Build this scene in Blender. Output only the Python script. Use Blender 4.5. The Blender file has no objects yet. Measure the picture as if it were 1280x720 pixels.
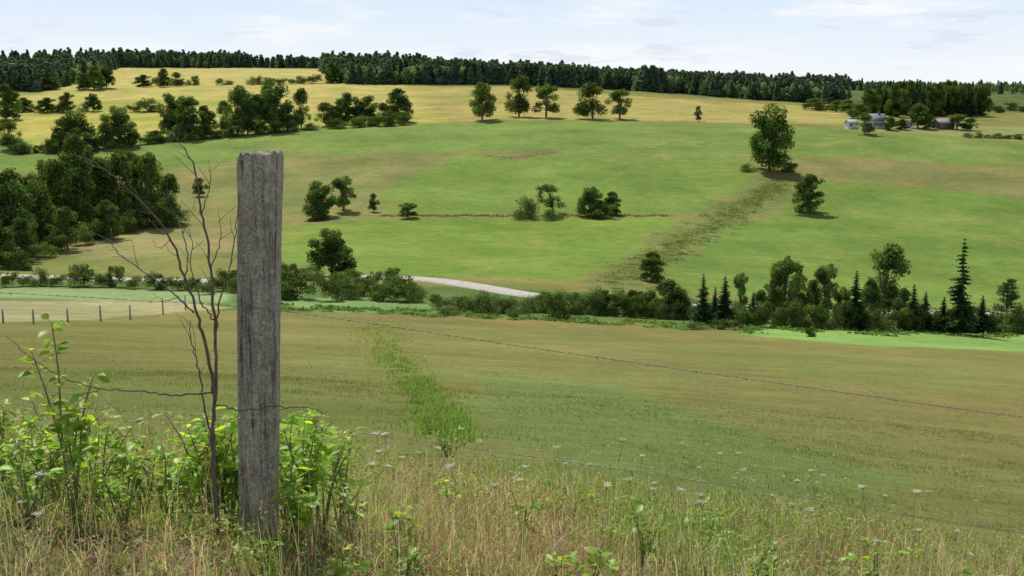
import bpy, math, numpy as np
from mathutils import Vector
SC=bpy.context.scene
COLL=SC.collection
P=math.radians(9.3); CP,SP=math.cos(P),math.sin(P); FPX=1545.0
rng=np.random.default_rng(7)

# ---------------------------------------------------------------- noise
_perm=np.random.default_rng(3).random((256,256))
def vnoise(x,y):
    xi=np.floor(x).astype(int); yi=np.floor(y).astype(int)
    fx=x-xi; fy=y-yi
    fx=fx*fx*(3-2*fx); fy=fy*fy*(3-2*fy)
    g=lambda i,j:_perm[i&255,j&255]
    return (g(xi,yi)*(1-fx)+g(xi+1,yi)*fx)*(1-fy)+(g(xi,yi+1)*(1-fx)+g(xi+1,yi+1)*fx)*fy
def fbm(x,y,o=4):
    s=0;a=.5
    for k in range(o):
        s=s+a*vnoise(x*2**k+17.3*k,y*2**k+9.1*k); a*=.5
    return s/(1-.5**o)   # 0..1

# ---------------------------------------------------------------- terrain
def slope_of(v):
    v=np.asarray(v,float)
    return ((v-360)*CP+FPX*SP)/(FPX*CP-(v-360)*SP)
COLS=(np.array([-300,0,320,640,960,1280,1600])-640)/1525.0
ROWS=[(7,[555,560,580,605,650,700,740]),(12,[505,515,530,555,590,630,660]),
(25,[465,470,480,505,530,565,590]),(50,[435,440,450,470,490,515,535]),(90,[412,415,425,440,455,470,485]),
(130,[397,400,408,418,432,448,456]),(165,[385,388,396,403,415,436,444]),(185,[374,376,382,389,403,418,426]),
(205,[362,363,368,374,390,405,413]),(225,[349,350,351,356,379,394,400]),(260,[325,330,333,335,352,368,376]),
(300,[298,302,305,305,318,335,345]),(350,[266,268,270,268,275,290,300]),(400,[235,237,238,232,228,245,255]),
(450,[205,207,203,195,190,205,215]),(500,[182,182,176,165,161,172,180]),(550,[165,165,160,150,150,160,167]),
(620,[150,148,145,135,141,153,159]),(720,[128,125,122,118,130,149,151]),(850,[105,103,100,105,123,142,146]),
(1000,[93,90,92,99,118,132,138]),(1300,[84,82,82,94,112,121,124]),(2000,[96,96,100,105,109,113,113]),(8000,[107]*7)]
QN=900; Q0=math.log(4.2); Q1=math.log(8000); qg=np.linspace(Q0,Q1,QN)
ag=np.linspace(-.75,.75,151)
z42=np.array([1.40,1.48,1.60,1.74,1.87,1.98,2.1])/4.2
rq=np.array([Q0]+[math.log(r[0]) for r in ROWS])
tab=np.array([z42]+[slope_of(r[1]) for r in ROWS])
T=np.array([np.interp(qg,rq,tab[:,j]) for j in range(7)]).T
T=np.array([np.interp(ag,COLS,T[i]) for i in range(QN)])
def gs(A,s,ax):
    r=int(3*s)+1; k=np.exp(-.5*(np.arange(-r,r+1)/s)**2); k/=k.sum()
    A=np.moveaxis(A,ax,0); Pd=np.concatenate([np.repeat(A[:1],r,0),A,np.repeat(A[-1:],r,0)])
    out=sum(k[i]*Pd[i:i+len(A)] for i in range(2*r+1)); return np.moveaxis(out,0,ax)
T=gs(gs(T,9,0),7,1)
def H(x,y):
    x=np.asarray(x,float); y=np.asarray(y,float)
    yy=np.maximum(y,4.2); a=np.clip(x/yy,-.74,.74)
    qi=np.clip((np.log(yy)-Q0)/(Q1-Q0)*(QN-1),0,QN-1.001); ai=(a+.75)/1.5*150
    i=qi.astype(int); j=ai.astype(int); fi=qi-i; fj=ai-j
    S=(T[i,j]*(1-fj)+T[i,j+1]*fj)*(1-fi)+(T[i+1,j]*(1-fj)+T[i+1,j+1]*fj)*fi
    z=-yy*S+np.maximum(4.2-y,0)*.04
    z=z+(fbm(x*.9,y*.9,3)-.5)*.10*np.clip((30-y)/25,0,1)
    z=z+(fbm(x*.07+5,y*.07,3)-.5)*.3*np.clip((y-12)/40,0,1)*np.clip((200-y)/40,0,1)
    z=z+(fbm(x*.03,y*.03,3)-.5)*2.2*np.clip((y-215)/100,0,1)
    z=z+(fbm(x*.006+3,y*.006,2)-.5)*10*np.clip((y-700)/400,0,1)
    return z
_ys=np.exp(np.linspace(math.log(2.5),math.log(7000),5000))
def W(u,v):
    """ground point seen along a surveyed direction"""
    F=FPX*CP-(v-360)*SP; a=(u-640)/F; s=((v-360)*CP+FPX*SP)/F
    z=H(a*_ys,_ys); k=np.argmax(-z/_ys<=s)
    if k==0: k=len(_ys)-1
    y=_ys[k]; return a*y,y,float(z[k])
def PT(u,v,y):
    F=FPX*CP-(v-360)*SP
    return np.array([y*(u-640)/F,y,-y*((v-360)*CP+FPX*SP)/F])

# ---------------------------------------------------------------- mesh builder
class MB:
    def __init__(s): s.v=[];s.q=[];s.t=[];s.c=[];s.n=0
    def add(s,v,q=None,t=None,c=(1,1,1)):
        v=np.asarray(v,float).reshape(-1,3); n=len(v)
        if q is not None and len(q): s.q.append(np.asarray(q,int)+s.n)
        if t is not None and len(t): s.t.append(np.asarray(t,int)+s.n)
        c=np.asarray(c,float)
        if c.ndim==1: c=np.tile(c,(n,1))
        s.v.append(v); s.c.append(c); s.n+=n
    def mesh(s,name,mats,smooth=False):
        me=bpy.data.meshes.new(name)
        v=np.concatenate(s.v); c=np.concatenate(s.c)
        q=np.concatenate(s.q) if s.q else np.zeros((0,4),int)
        t=np.concatenate(s.t) if s.t else np.zeros((0,3),int)
        me.vertices.add(len(v)); me.vertices.foreach_set('co',v.astype(np.float32).ravel())
        me.loops.add(q.size+t.size); me.loops.foreach_set('vertex_index',np.concatenate([q.ravel(),t.ravel()]).astype(np.int32))
        me.polygons.add(len(q)+len(t))
        me.polygons.foreach_set('loop_start',np.concatenate([np.arange(len(q))*4,q.size+np.arange(len(t))*3]).astype(np.int32))
        if smooth: me.polygons.foreach_set('use_smooth',np.ones(len(q)+len(t),bool))
        me.update(calc_edges=True)
        at=me.attributes.new('col','FLOAT_COLOR','POINT')
        at.data.foreach_set('color',np.concatenate([c,np.ones((len(c),1))],1).astype(np.float32).ravel())
        for m in (mats if isinstance(mats,(list,tuple)) else [mats]): me.materials.append(m)
        return me
def obj(name,data=None,parent=None,loc=None,label=None,cat=None,group=None,kind=None):
    o=bpy.data.objects.new(name,data); COLL.objects.link(o)
    if parent is not None: o.parent=parent
    if loc is not None: o.location=[float(k) for k in loc]
    if label: o["label"]=label
    if cat: o["category"]=cat
    if group: o["group"]=group
    if kind: o["kind"]=kind
    return o
def tube(mb,pts,rad,sides=6,c=(1,1,1),cap=True,jit=0):
    pts=np.asarray(pts,float); n=len(pts); rad=np.broadcast_to(rad,(n,))
    tan=np.gradient(pts,axis=0); tan/=np.linalg.norm(tan,axis=1)[:,None]+1e-9
    ref=np.array([0,1,0.]) if abs(tan[:,1]).mean()<.8 else np.array([1,0,0.])
    b=np.cross(tan,ref); b/=np.linalg.norm(b,axis=1)[:,None]+1e-9; d=np.cross(tan,b)
    th=np.arange(sides)/sides*2*math.pi
    r=rad[:,None]*(1+(jit*(rng.random((n,sides))-.5) if jit else 0))
    v=pts[:,None]+r[:,:,None]*(np.cos(th)[None,:,None]*b[:,None]+np.sin(th)[None,:,None]*d[:,None])
    i=np.arange(n-1)[:,None]*sides; j=np.arange(sides)[None]; j2=(j+1)%sides
    q=np.stack([i+j,i+j2,i+sides+j2,i+sides+j],-1).reshape(-1,4)
    v=v.reshape(-1,3); t=None
    if cap:
        v=np.concatenate([v,pts[:1],pts[-1:]]); m=n*sides
        t=[(m,(k+1)%sides,k) for k in range(sides)]+[(m+1,m-sides+k,m-sides+(k+1)%sides) for k in range(sides)]
    mb.add(v,q,t,c)
def unit(a): return a/(np.linalg.norm(a,axis=-1,keepdims=True)+1e-9)
def leaves(mb,c,s,nrm,col,asp=.6):
    n=len(c); t=unit(np.cross(nrm,rng.normal(size=(n,3)))); b=unit(np.cross(nrm,t))
    s=np.broadcast_to(s,(n,))[:,None]
    v=np.stack([c+t*s,c+b*s*asp,c-t*s,c-b*s*asp],1).reshape(-1,3)
    col=np.repeat(np.broadcast_to(col,(n,3)),4,0)
    mb.add(v,np.arange(4*n).reshape(-1,4),None,col)
def spl(ctrl,n=10):
    p=np.asarray(ctrl,float); P_=np.concatenate([[2*p[0]-p[1]],p,[2*p[-1]-p[-2]]]); out=[]
    for i in range(1,len(P_)-2):
        for t in np.linspace(0,1,n,endpoint=False):
            a,b,c,d=P_[i-1:i+3]
            out.append(.5*((2*b)+(c-a)*t+(2*a-5*b+4*c-d)*t*t+(-a+3*b-3*c+d)*t**3))
    out.append(p[-1]); return np.array(out)

# ---------------------------------------------------------------- materials
def newmat(name):
    m=bpy.data.materials.new(name); m.use_nodes=True; nt=m.node_tree; nt.nodes.clear()
    return m,nt,nt.nodes.new,nt.links.new
def noise(nt,scale,detail=4,vec=None,rough=.6):
    n=nt.nodes.new('ShaderNodeTexNoise'); n.inputs['Scale'].default_value=scale; n.inputs['Detail'].default_value=detail
    n.inputs['Roughness'].default_value=rough
    if vec is not None: nt.links.new(vec,n.inputs['Vector'])
    return n.outputs['Fac']
def mr(nt,fac,a,b,lo,hi):
    n=nt.nodes.new('ShaderNodeMapRange'); nt.links.new(fac,n.inputs[0])
    for k,val in zip((1,2,3,4),(a,b,lo,hi)): n.inputs[k].default_value=val
    return n.outputs[0]
def mul(nt,a,b,op='MULTIPLY'):
    n=nt.nodes.new('ShaderNodeMath'); n.operation=op
    for k,s in enumerate((a,b)):
        if isinstance(s,(int,float)): n.inputs[k].default_value=s
        else: nt.links.new(s,n.inputs[k])
    return n.outputs[0]
def scalecol(nt,col,fac):
    n=nt.nodes.new('ShaderNodeVectorMath'); n.operation='SCALE'; nt.links.new(col,n.inputs[0])
    if isinstance(fac,(int,float)): n.inputs[3].default_value=fac
    else: nt.links.new(fac,n.inputs[3])
    return n.outputs[0]
def veg(name,transl=.35,ns=1.0,gloss=.05,tt=(1.5,1.5,.7)):
    m,nt,N,L=newmat(name)
    at=N('ShaderNodeAttribute'); at.attribute_name='col'
    oi=N('ShaderNodeObjectInfo'); tc=N('ShaderNodeTexCoord')
    f=mul(nt,mr(nt,oi.outputs['Random'],0,1,.78,1.25),mr(nt,noise(nt,ns,3,tc.outputs['Object']),.3,.7,.75,1.25))
    c=scalecol(nt,at.outputs['Color'],f)
    d=N('ShaderNodeBsdfDiffuse'); L(c,d.inputs[0])
    t=N('ShaderNodeBsdfTranslucent')
    vm=N('ShaderNodeVectorMath'); vm.operation='MULTIPLY'; L(c,vm.inputs[0]); vm.inputs[1].default_value=tt; L(vm.outputs[0],t.inputs[0])
    x=N('ShaderNodeMixShader'); x.inputs[0].default_value=transl; L(d.outputs[0],x.inputs[1]); L(t.outputs[0],x.inputs[2])
    last=x
    if gloss:
        g=N('ShaderNodeBsdfGlossy'); g.inputs['Roughness'].default_value=.45; g.inputs[0].default_value=(.8,.95,.75,1)
        y=N('ShaderNodeMixShader'); y.inputs[0].default_value=gloss; L(x.outputs[0],y.inputs[1]); L(g.outputs[0],y.inputs[2]); last=y
    o=N('ShaderNodeOutputMaterial'); L(last.outputs[0],o.inputs[0]); return m
def solid(name,col,rough=.85,ns=5,amt=.3,bump=.3,metal=0,vscale=(1,1,1)):
    m,nt,N,L=newmat(name); tc=N('ShaderNodeTexCoord'); mp=N('ShaderNodeMapping'); mp.inputs['Scale'].default_value=vscale
    L(tc.outputs['Object'],mp.inputs[0]); f=noise(nt,ns,6,mp.outputs[0])
    rgb=N('ShaderNodeRGB'); rgb.outputs[0].default_value=(*col,1)
    at=N('ShaderNodeBsdfPrincipled'); L(scalecol(nt,rgb.outputs[0],mr(nt,f,.3,.7,1-amt,1+amt)),at.inputs['Base Color'])
    at.inputs['Roughness'].default_value=rough; at.inputs['Metallic'].default_value=metal
    b=N('ShaderNodeBump'); b.inputs['Strength'].default_value=bump; b.inputs['Distance'].default_value=.02; L(f,b.inputs['Height']); L(b.outputs[0],at.inputs['Normal'])
    o=N('ShaderNodeOutputMaterial'); L(at.outputs[0],o.inputs[0]); return m
M_leaf=veg('tree_foliage',.34,.35,0)
M_grass=veg('grass_blades',.42,2.0,0,(1.35,1.3,.8))
M_plant=veg('fresh_leaf',.54,8,.03,(1.75,1.65,.5))
M_petal=veg('petal',.3,8,0,(1,1,1))
M_bark=solid('bark',(.13,.105,.08),.9,3,.4,.6,0,(1,1,.3))
M_twig=solid('dead_twig_bark',(.12,.085,.065),.8,30,.4,.4)
M_stem=solid('green_stem',(.14,.17,.06),.7,20,.3,.2)
M_wire=solid('rusty_wire',(.26,.23,.19),.6,60,.4,.3,.3)
M_gravel=solid('gravel',(.37,.335,.295),.95,.9,.22,.4)

# ground
def ground_mat():
    m,nt,N,L=newmat('field_ground')
    at=N('ShaderNodeAttribute'); at.attribute_name='col'; tc=N('ShaderNodeTexCoord'); o=tc.outputs['Object']
    f=mul(nt,mr(nt,noise(nt,.035,5,o),.3,.7,.80,1.18),mr(nt,noise(nt,.35,6,o,.7),.3,.7,.84,1.16))
    f=mul(nt,f,mr(nt,noise(nt,3.0,5,o,.75),.3,.7,.78,1.22)); f=mul(nt,f,mr(nt,noise(nt,26,4,o,.7),.3,.7,.72,1.28))
    c=scalecol(nt,at.outputs['Color'],f)
    mx=N('ShaderNodeMix'); mx.data_type='RGBA'; mx.blend_type='MIX'
    pn=mul(nt,mr(nt,noise(nt,.07,10,o,.78),.42,.66,0,.85),mr(nt,noise(nt,.012,4,o,.6),.35,.65,.4,1.3))
    sp=N('ShaderNodeSeparateXYZ'); L(o,sp.inputs[0]); pn=mul(nt,pn,mr(nt,sp.outputs['Y'],150,230,.3,1))
    L(pn,mx.inputs[0]); L(c,mx.inputs[6])
    tint=N('ShaderNodeVectorMath'); tint.operation='MULTIPLY'; L(c,tint.inputs[0]); tint.inputs[1].default_value=(1.5,1.0,1.2)
    L(tint.outputs[0],mx.inputs[7])
    b=N('ShaderNodeBump'); b.inputs['Strength'].default_value=.55; b.inputs['Distance'].default_value=.25
    L(noise(nt,1.6,8,o,.8),b.inputs['Height'])
    d=N('ShaderNodeBsdfDiffuse'); L(mx.outputs[2],d.inputs[0]); L(b.outputs[0],d.inputs['Normal'])
    out=N('ShaderNodeOutputMaterial'); L(d.outputs[0],out.inputs[0]); return m
M_ground=ground_mat()
ry=np.concatenate([np.arange(-8,4,.5),np.arange(4,30,.25),np.arange(30,180,1.),np.arange(180,720,1.3),np.arange(720,1500,8),np.geomspace(1500,7500,34)])
sx=np.concatenate([np.linspace(-1.3,-.52,26),np.linspace(-.5,.5,440),np.linspace(.52,1.3,26)])
Y,S_=np.meshgrid(ry,sx,indexing='ij'); X=S_*(Y+10); Z=H(X,Y)
xf,yf=X.ravel(),Y.ravel()
wob=np.clip(yf*.008,0,4)
xp=xf+(fbm(xf*.08,yf*.08,3)-.5)*wob*3.5+(fbm(xf*.6,yf*.6,2)-.5)*1.6; yp=yf+(fbm(xf*.08+40,yf*.08,3)-.5)*wob*3.5+(fbm(xf*.6+9,yf*.6,2)-.5)*1.6
def inpoly(px,py,poly):
    r=np.zeros(px.shape,bool); n=len(poly)
    for i in range(n):
        x1,y1=poly[i]; x2,y2=poly[(i+1)%n]
        if y1==y2: continue
        c=((y1>py)!=(y2>py)); r^=c&(px<(x2-x1)*(py-y1)/(y2-y1)+x1)
    return r
def wpoly(pts):
    out=[]
    for i in range(len(pts)):
        a=np.array(pts[i],float); b=np.array(pts[(i+1)%len(pts)],float)
        for t in np.linspace(0,1,7,endpoint=False): out.append(W(*(a+(b-a)*t))[:2])
    return out
C=np.tile(np.array([.165,.185,.058]),(len(xf),1))
C[yf>830]=(.08,.12,.04)
near=yf<175
nb=np.clip((fbm(xf*.04,yf*.04,4)-.3)*2+np.clip((45-yf)/60,0,.5),0,1)[:,None]
C[near]=(np.array([.180,.170,.060])*(1-nb)+np.array([.152,.178,.056])*nb)[near]
crk=(yf>172)&(yf<222); C[crk]=(.09,.15,.045)
G=(.135,.215,.050)
FIELDS=[([(130,84),(400,86),(425,98),(400,107),(60,112),(100,95)],(.34,.335,.115)),
([(0,118),(330,109),(600,108),(640,150),(520,155),(380,160),(250,172),(60,185),(0,178)],(.275,.305,.08)),
([(0,148),(200,141),(200,163),(0,172)],(.33,.335,.085)),
([(60,112),(420,104),(640,112),(640,124),(300,122),(0,130)],(.32,.325,.10)),
([(330,124),(640,122),(640,136),(340,142)],(.33,.315,.10)),
([(500,108),(640,108),(850,124),(1060,136),(1060,156),(880,153),(780,150),(560,150)],(.27,.265,.085)),
([(1060,150),(1300,160),(1300,178),(1060,163)],(.19,.23,.08)),
([(-100,190),(180,177),(400,161),(600,151),(780,151),(900,157),(1060,163),(1300,180),(1300,208),(1010,195),(940,195),(700,190),(480,190),(300,200),(200,215),(0,215)],(.14,.215,.055)),
([(200,215),(300,200),(480,190),(560,193),(500,235),(470,270),(330,300),(200,325),(40,325),(120,295),(210,270)],(.165,.195,.066)),
([(40,300),(200,285),(330,288),(300,312),(100,328)],(.20,.215,.085)),
([(560,197),(700,191),(935,195),(950,222),(890,262),(830,267),(480,267),(490,240)],G),
([(590,191),(690,186),(695,192),(640,200),(600,196)],(.165,.165,.07)),
([(470,196),(560,192),(520,215),(500,235)],(.18,.19,.07)),
([(350,284),(520,273),(850,271),(800,310),(720,352),(600,346),(440,343),(340,325)],(.142,.228,.048)),
([(950,222),(1003,222),(962,262),(868,312),(800,366),(725,358),(808,307),(887,262)],(.145,.18,.058)),
([(1000,197),(1300,208),(1300,248),(1200,236),(1005,220)],(.165,.18,.062)),
([(1010,225),(1200,238),(1300,252),(1300,387),(1100,382),(850,366),(826,340),(900,292),(984,256)],(.125,.205,.046)),
([(350,374),(450,371),(560,379),(560,392),(400,391)],(.145,.25,.08)),
([(930,411),(1300,417),(1300,440),(1100,433),(930,419)],(.18,.30,.08)),
([(-60,359),(200,362),(290,368),(280,378),(-60,373)],(.20,.29,.12)),
([(-60,376),(220,377),(290,385),(120,399),(-60,404)],(.28,.27,.135)),
([(600,470),(760,480),(1000,560),(1180,640),(900,620),(620,560)],(.14,.185,.058))]
for pts,c in FIELDS:
    m=inpoly(xp,yp,wpoly(pts)); C[m]=c
C=C.reshape(len(ry),len(sx),3)
C=gs(gs(C,1.2,0),1.2,1)
fg=np.clip((10-Y-1.2*X*.3+2*(fbm(X*.7,Y*.7,3)-.5))/3,0,1)[...,None]
rp=np.clip((fbm(X*.9+7,Y*.9,4)-.42)*6,0,1)[...,None]
C=C*(1-fg)+fg*(np.array([.20,.145,.085])*rp+np.array([.12,.13,.05])*(1-rp))
nr,nc=Y.shape; i=np.arange(nr-1)[:,None]*nc+np.arange(nc-1)[None]
g=MB(); g.add(np.stack([X,Y,Z],-1).reshape(-1,3),np.stack([i,i+1,i+nc+1,i+nc],-1).reshape(-1,4),None,C.reshape(-1,3))
obj('ground',g.mesh('ground',M_ground,True),kind='structure',label='rolling valley of green and straw coloured fields')

# gravel road
rpts=np.array([W(u,v)[:2] for u,v in [(-120,346),(0,346),(90,348),(180,351),(300,352),(440,347),(520,349),(560,353),(610,361),(650,368),(720,376),(800,381),(900,384),(1000,387),(1100,390),(1200,392),(1400,398)]])
rc=spl(rpts,14); rc=np.stack([np.convolve(np.pad(rc[:,k],6,'edge'),np.ones(13)/13,'valid') for k in (0,1)],1)
tn=unit(np.gradient(rc,axis=0)); nm=np.stack([-tn[:,1],tn[:,0]],1)
offs=np.array([-3.2,-2.9,-1.5,0,1.5,2.9,3.2]); hh=np.array([-.25,.11,.16,.13,.16,.11,-.25])
RV=[]
for o_,h_ in zip(offs,hh):
    p=rc+nm*o_; RV.append(np.stack([p[:,0],p[:,1],H(p[:,0],p[:,1])+h_+.1],1))
RV=np.stack(RV,1); n=len(rc); k=len(offs); i=np.arange(n-1)[:,None]*k+np.arange(k-1)[None]
r=MB(); r.add(RV.reshape(-1,3),np.stack([i,i+1,i+k+1,i+k],-1).reshape(-1,4)); obj('gravel_road',r.mesh('gravel_road',M_gravel,True),kind='structure',label='pale gravel road winding along the valley bottom')

# ---------------------------------------------------------------- tree templates
def measure(mb):
    v=np.concatenate(mb.v); xy=v[:,:2]
    return float(np.percentile(v[:,2],99.3)),float((np.percentile(xy,98.5,axis=0)-np.percentile(xy,1.5,axis=0)).mean())*1.12
def decid(seed,Ht=10,R=3.6,th=1.0,ncl=30,m=190,col=(.095,.155,.042),lean=0,leaf=(.016,.028),bushy=False,taper=.0):
    global rng; rng=np.random.default_rng(seed)
    cr=MB(); tr=MB(); hz=(Ht-th)/2; cz=th+hz; cs=[]
    for k in range(ncl):
        pz=rng.uniform(-.88,.90); prof=max(.08,1-((pz+.22)/1.18)**2)**(.5+taper); a=rng.uniform(0,6.28); rr=rng.random()**.5*.80*prof
        lop=1+.20*math.sin(a*2+seed)+.12*math.sin(a*3+pz*4+seed)
        c=np.array([math.cos(a)*rr*R*lop+lean*(pz+1),math.sin(a)*rr*R*lop,cz+pz*hz*.95]); rc_=R*rng.uniform(.20,.42)*(1.1 if bushy else 1)*(.75+.25*prof)
        rc_=min(rc_,(Ht-c[2])*1.1+.2*R); cs.append(c)
        n=int(m*(rc_/(R*.36))**2)+20
        dd=unit(rng.normal(size=(n,3))); q=c+dd*np.array([1,1,.85])*rc_*(.40+.75*rng.random((n,1))**.8)
        q[:,2]=np.abs(q[:,2]) if th<.8 else np.maximum(q[:,2],th*.7)
        nr_=unit(dd+rng.normal(size=(n,3))*.8+np.array([0,0,.35]))
        f=rng.uniform(.60,1.45); hue=rng.uniform(.9,1.35)
        cc=np.array(col)*f*np.array([hue,1,1])*rng.uniform(.75,1.25,(n,1))
        leaves(cr,q,Ht*rng.uniform(leaf[0],leaf[1],n),nr_,cc,.65)
    top=np.array([lean*1.2,0,cz+.3*hz])
    tube(tr,spl([(0,0,-.4),(lean*.2+.05,.05,max(th,.5)*.7),(lean*.7,0,cz-.2*hz),top],5),np.linspace(.030*Ht,.008*Ht,16),7,jit=.2)
    for c in cs[:14]:
        t=rng.uniform(.15,.6); s=np.array([lean*t,0,th*.7+(cz-th*.7)*t])
        if c[2]<s[2]: c=np.array([c[0],c[1],s[2]+.3])
        tube(tr,spl([s,(s+c)/2+rng.normal(size=3)*.15,c],4),np.linspace(.011*Ht,.003*Ht,9),5)
    hh_,ww=measure(cr); return cr.mesh('crown',M_leaf),tr.mesh('trunk',M_bark,True),hh_,ww
def spruce(seed,Ht=12,R=2.2,col=(.052,.094,.04),nw=26,gap=.0):
    global rng; rng=np.random.default_rng(seed); cr=MB(); tr=MB()
    tube(tr,spl([(0,0,-.4),(.03,0,Ht*.5),(0,0,Ht*.98)],8),np.linspace(.022*Ht,.003*Ht,17),6)
    for w in range(nw):
        t=(w+.5)/nw; z=Ht*(.05+.93*t); r=R*(1-t)**.8*rng.uniform(.75,1.1)+.1
        nb_=max(5,int(10*(1-t)+5))
        for b in range(nb_):
            if rng.random()<gap: continue
            a=rng.uniform(0,2*math.pi); L_=r*rng.uniform(.65,1.15); n=max(4,int(16*L_))
            tt=np.linspace(.08,1,n); d=np.array([math.cos(a),math.sin(a),0])
            p=d*(tt*L_)[:,None]; p[:,2]=z-.35*L_*tt+.18*L_*tt**2; p+=rng.normal(size=p.shape)*np.array([.10,.10,.07])*(.4+L_*.35)
            cc=np.array(col)*rng.uniform(.7,1.4)*rng.uniform(.8,1.2,(n,1))
            leaves(cr,p,(.12+.16*(1-tt))*(.6+.35*L_)*1.3,unit(rng.normal(size=(n,3))*.5+np.array([0,0,1])),cc,.55)
    return cr.mesh('crown',M_leaf),tr.mesh('trunk',M_bark,True),Ht,2*R
def pine(seed,Ht=10,R=3,col=(.06,.11,.04)):
    global rng; rng=np.random.default_rng(seed); cr=MB(); tr=MB()
    tube(tr,spl([(0,0,-.4),(.1,0,Ht*.5),(0,0,Ht*.97)],8),np.linspace(.02*Ht,.004*Ht,17),6)
    for w in range(12):
        t=w/12; z=Ht*(.15+.82*t); r=R*(1-t)**.7*rng.uniform(.8,1.1)+.2
        for b in range(6):
            a=rng.uniform(0,6.28); e=np.array([math.cos(a)*r,math.sin(a)*r,z+r*.15])
            tube(tr,[(0,0,z-.2),e*[.5,.5,1],e],[.05,.035,.02],4)
            n=90; tt=rng.uniform(.25,1.05,n); p=np.stack([e[0]*tt,e[1]*tt,z+(e[2]-z)*tt],1)+rng.normal(size=(n,3))*[.3,.3,.14]
            leaves(cr,p,rng.uniform(.1,.22,n),unit(rng.normal(size=(n,3))*.7+[0,0,.8]),np.array(col)*rng.uniform(.6,1.4,(n,1)),.4)
    return cr.mesh('crown',M_leaf),tr.mesh('trunk',M_bark,True),Ht,2*R
TD=[decid(11,th=1.0),decid(12,R=3.2,ncl=28,th=.8,taper=.2),decid(13,R=4.0,ncl=36,th=.7,col=(.09,.145,.04)),decid(14,R=3.0,th=1.4,ncl=24,m=150,col=(.115,.18,.05)),decid(15,R=3.6,th=.5,ncl=42,m=190,col=(.078,.135,.036)),decid(16,R=3.2,th=.2,ncl=38,m=170,col=(.09,.15,.04),taper=.3)]
TL=decid(21,R=3.4,th=1.8,ncl=17,m=150,lean=-.9,col=(.10,.16,.048))
TB=[decid(31,Ht=4,R=2.4,th=.0,ncl=20,m=110,bushy=True,leaf=(.025,.045),col=(.095,.155,.044)),decid(32,Ht=4,R=3.0,th=0,ncl=24,m=100,bushy=True,leaf=(.025,.045),col=(.12,.175,.065)),decid(33,Ht=4,R=2,th=0,ncl=16,m=120,bushy=True,leaf=(.025,.045),col=(.085,.14,.04))]
TS=[spruce(41),spruce(42,R=1.9,nw=30),spruce(43,R=2.5,nw=24,gap=.2,col=(.055,.095,.038))]
TP=pine(51)
rng=np.random.default_rng(99)
def put(tm,name,u,v,hpx,wpx,label,cat,group=None,parts=True):
    x,y,z=W(u,v)
    sz=hpx/FPX*y*1.06/tm[2]; sw=wpx/FPX*y/tm[3]*1.0
    if parts:
        e=obj(name,None,None,(x,y,z-.05),label,cat,group); e.empty_display_size=.5
        obj('trunk',tm[1],e); obj('crown',tm[0],e)
    else:
        e=obj(name,tm[0],None,(x,y,z-.05),label,cat,group)
    e.scale=(sw*rng.uniform(.92,1.05),sw*rng.uniform(.9,1.1),sz); e.rotation_euler=(0,0,rng.uniform(-.6,.6) if tm is TL else rng.uniform(0,6.28))
    return e
def T_(u,v,h,w,k=None,lab='leafy green broadleaf tree standing in the grass',grp='broadleaf trees in the fields',nm='deciduous_tree'):
    return put(TD[int(rng.integers(6)) if k is None else k],nm,u,v,h,w,lab,'tree',grp)
def B_(u,v,h,w,lab='rounded dark green shrub in a hedgerow',grp='shrubs along the hedgerows'):
    return put(TB[int(rng.integers(3))],'shrub',u,v,h,w,lab,'shrub',grp,False)
g1='row of broadleaf trees on the field edge'
for a in [(603,151,43,36,0),(649,146,47,34,2),(683,147,38,30,3),(741,149,41,38,2),(775,149,34,28,3)]:
    T_(*a,lab='round broadleaf tree at the edge of a yellow field',grp=g1)
T_(873,152,18,9,1,lab='tiny slim tree in a straw coloured field')
T_(962,215,76,62,4,lab='large dense dark green tree alone in a green field',grp=None)
B_(935,214,9,20,'low rough bush beside the large tree',None); B_(985,216,12,24,'low rough bush beside the large tree',None)
T_(1012,266,44,36,5,lab='small round tree beside a green slope',grp=None)
# hedgerow left
for a in [(212,172,50,32),(238,174,48,40),(226,170,44,30),(256,172,36,26),(298,169,56,36),(342,165,60,44),(377,161,46,26),(322,167,44,30),(283,168,38,26),(310,168,48,30),(360,164,32,26),(408,158,27,32),(420,157,22,24),(435,156,36,26),(448,156,28,22),(462,155,32,30),(480,155,24,22),(497,153,38,36),(150,184,46,40),(135,186,30,28),(95,188,44,50),(80,188,30,30),(12,188,36,34)]:
    T_(*a,lab='dense broadleaf tree in a hedgerow between fields',grp='hedgerow trees between the fields',k=int(rng.choice([1,2,4,5])))
for u in range(20,505,12):
    v=np.interp(u,[0,100,200,300,400,500],[191,189,177,170,161,155])+1
    if rng.random()<.85: B_(u+rng.uniform(-5,5),v,rng.uniform(8,18),rng.uniform(15,28))
for a in [(118,112,26,22),(133,110,24,20),(105,112,18,18),(205,109,21,16),(180,109,14,18),(220,108,16,18),(85,140,22,18),(117,139,20,18),(415,104,22,18),(60,140,16,22),(66,112,14,26),(30,140,16,20),(8,150,40,32),(440,104,16,20)]:
    T_(*a,lab='distant broadleaf tree on a field boundary',grp='distant boundary trees',k=int(rng.choice([2,4,5])))
for u in range(165,420,10):
    if rng.random()<.75: B_(u,np.interp(u,[160,420],[108,104]),rng.uniform(5,11),rng.uniform(11,20))
for u in range(20,200,12):
    if rng.random()<.6: B_(u,140,rng.uniform(6,12),rng.uniform(12,22))
B_(185,139,15,32)
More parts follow.
